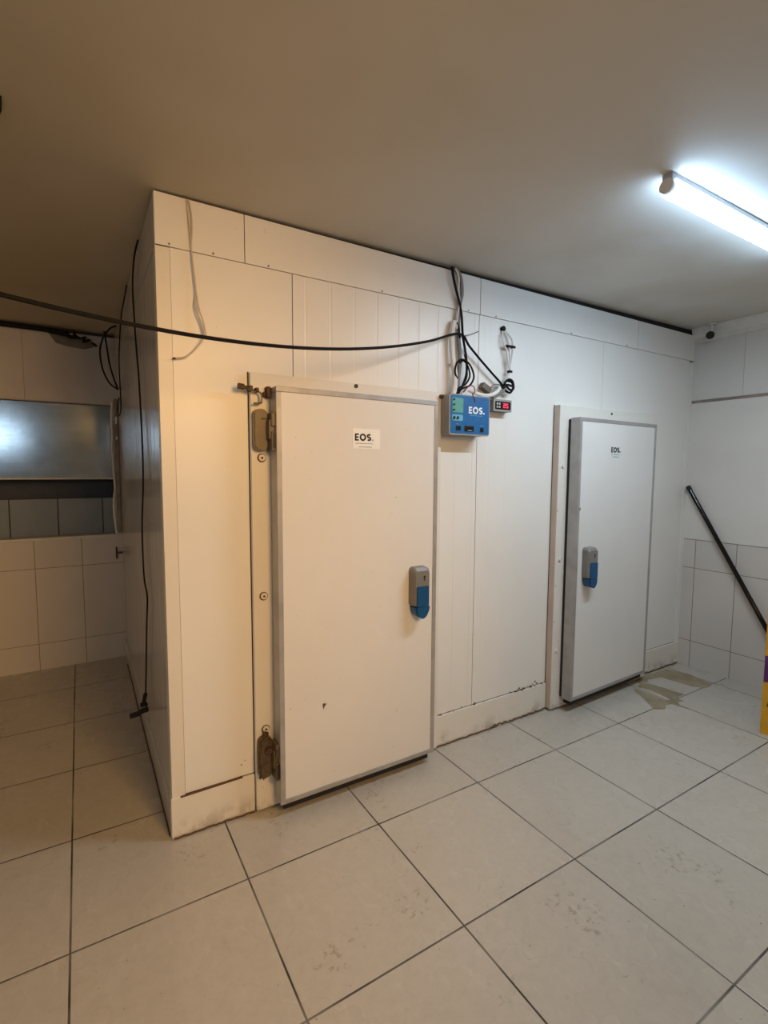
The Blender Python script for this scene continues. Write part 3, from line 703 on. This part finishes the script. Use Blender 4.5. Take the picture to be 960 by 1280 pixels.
# ceiling tube light
def tube_light(name, label, x0, x1, y, mat):
    t = thing(name, label, 'light', (x0, y, CZ(x0) - .05)); w_ = x1 - x0
    obj('base', B(.004, w_ - .004, -.020, .020, .020, .050, bev=.003), 'fitting', t)
    bm = bmesh.new(); bm_tube(bm, [(.026, 0, .002), (w_ - .026, 0, .002)], .034, smooth=False, seg=24); obj('tube', bm, mat, t, True)
    for a, b_ in ((0, .026), (w_ - .026, w_)):
        bm = bmesh.new(); bm_tube(bm, [(a, 0, .003), (b_, 0, .003)], .027, smooth=False, seg=16); obj('end_cap', bm, 'cap', t, True)
    return t
tube_light('tube_light', 'bright white tube light on the ceiling at the upper right', 1.635, 2.87, -1.105, 'tube')
# added glowing pane for the steel panel's glare, unseen behind the viewer
w2 = struct('added_glow_panel', Boxes((-2.14, -1.21, YF + .001, YF + .03, 1.96, 2.0), (-2.14, -1.21, YF + .001, YF + .03, 2.5, 2.54), (-2.14, -2.10, YF + .001, YF + .03, 2.0, 2.5), (-1.25, -1.21, YF + .001, YF + .03, 2.0, 2.5)), 'sill')
struct('glow_pane', B(-2.10, -1.25, YF + .005, YF + .012, 2.0, 2.5), 'rear_glow', w2)
# dark fitting just entering the left edge
cf = thing('ceiling_fitting', 'small black fitting on the ceiling at the left edge', 'fitting', (-.50, -.235, CZ(-.5)))
bm = bmesh.new(); bm_prism(bm, [(-.08, .05), (.028, .045), (.046, -.02), (.052, -.075), (-.05, -.085)], 'xy', -.012, -.0005); obj('plate', bm, 'blackgloss', cf)
# wet yellowish film on the floor by the far door
def film(outline, name, label):
    bm = bmesh.new(); bm_prism(bm, outline, 'xy', .0002, .0018)
    return tag(obj(name, bm, 'puddle'), label, 'puddle', 'wet patches by the far door')
film([(3.47, -.03), (3.62, -.035), (3.766, -.045), (3.80, -.11), (3.825, -.187), (3.81, -.30), (3.787, -.385), (3.73, -.40), (3.671, -.398), (3.635, -.36), (3.609, -.329), (3.59, -.22), (3.571, -.106), (3.50, -.10), (3.441, -.086), (3.41, -.105), (3.30, -.12), (3.33, -.05)], 'puddle', 'long yellowish wet streak reaching out from beside the far door')
film([(3.27, -.11), (3.369, -.125), (3.385, -.18), (3.397, -.236), (3.405, -.31), (3.416, -.375), (3.36, -.37), (3.30, -.385), (3.307, -.43), (3.25, -.42), (3.215, -.45), (3.204, -.524), (3.196, -.469), (3.187, -.412), (3.139, -.40), (3.065, -.43), (3.0, -.39), (3.074, -.292), (3.12, -.22), (3.15, -.16), (3.19, -.13), (3.198, -.217), (3.204, -.296), (3.205, -.36), (3.243, -.372), (3.265, -.292), (3.275, -.202), (3.245, -.13)], 'puddle', 'branching yellowish wet patch nearest the viewer, under the far door corner')

# ------------------------------------------------------------------ lights and camera
def area(name, loc, target, sx, sy, col, power, spread=180):
    ld = bpy.data.lights.new(name, 'AREA'); ld.shape = 'RECTANGLE'; ld.size = sx; ld.size_y = sy
    ld.color = col; ld.energy = power; ld.spread = math.radians(spread)
    o = bpy.data.objects.new(name, ld); COL.objects.link(o); o.location = loc
    o.rotation_euler = (Vector(target) - Vector(loc)).to_track_quat('-Z', 'Y').to_euler(); return o
area('tube_light_output', (2.2525, -1.105, CZ(1.635) - .0835), (2.2525, -1.1051, 0), 1.18, .045, (.80, .91, 1.0), 30)
def spot(name, loc, target, col, power, size, blend, rad):
    ld = bpy.data.lights.new(name, 'SPOT'); ld.color = col; ld.energy = power; ld.spot_size = math.radians(size); ld.spot_blend = blend; ld.shadow_soft_size = rad
    o = bpy.data.objects.new(name, ld); COL.objects.link(o); o.location = loc
    o.rotation_euler = (Vector(target) - Vector(loc)).to_track_quat('-Z', 'Y').to_euler(); return o
spot('warm_lamp', (.62, -3.1, 2.35), (-.2, 0, 1.15), (1, .54, .165), 272, 90, 1, .45)
area('warm_side_fill', (-1.85, -1.4, 2.66), (-1.85, -1.3999, 0), .35, .35, (1, .72, .46), 13)  # unseen fill, added to brighten the dim left side
area('warm_ceiling_lamp', (1.0, -3.7, 2.66), (1.0, -3.6999, 0), .3, .3, (1, .68, .34), 20)

W = bpy.data.worlds.new('world'); SC.world = W; W.use_nodes = True
W.node_tree.nodes['Background'].inputs[0].default_value = (.5, .45, .4, 1)
W.node_tree.nodes['Background'].inputs[1].default_value = .02

cam = bpy.data.cameras.new('camera'); co = bpy.data.objects.new('camera', cam); COL.objects.link(co)
cam.sensor_fit = 'HORIZONTAL'; cam.sensor_width = 36; cam.lens = 625.7485 / 960 * 36; cam.clip_start = .01
Rr = Vector((.854721666559788, -.5190601731634795, .005235393849297117))
Ru = Vector((.038662434332353786, .07371562521581511, .9965295895107871))
Rf = Vector((.5176447516248522, .8515530184518989, -.08307447189543143))
m = Matrix((( Rr.x, Ru.x, -Rf.x, -.295298), (Rr.y, Ru.y, -Rf.y, -2.249030), (Rr.z, Ru.z, -Rf.z, 1.618674), (0, 0, 0, 1)))
co.matrix_world = m
SC.camera = co
SC.view_settings.view_transform = 'Standard'
SC.view_settings.look = 'None'
SC.view_settings.exposure = -.24
SC.cycles.max_bounces = 8
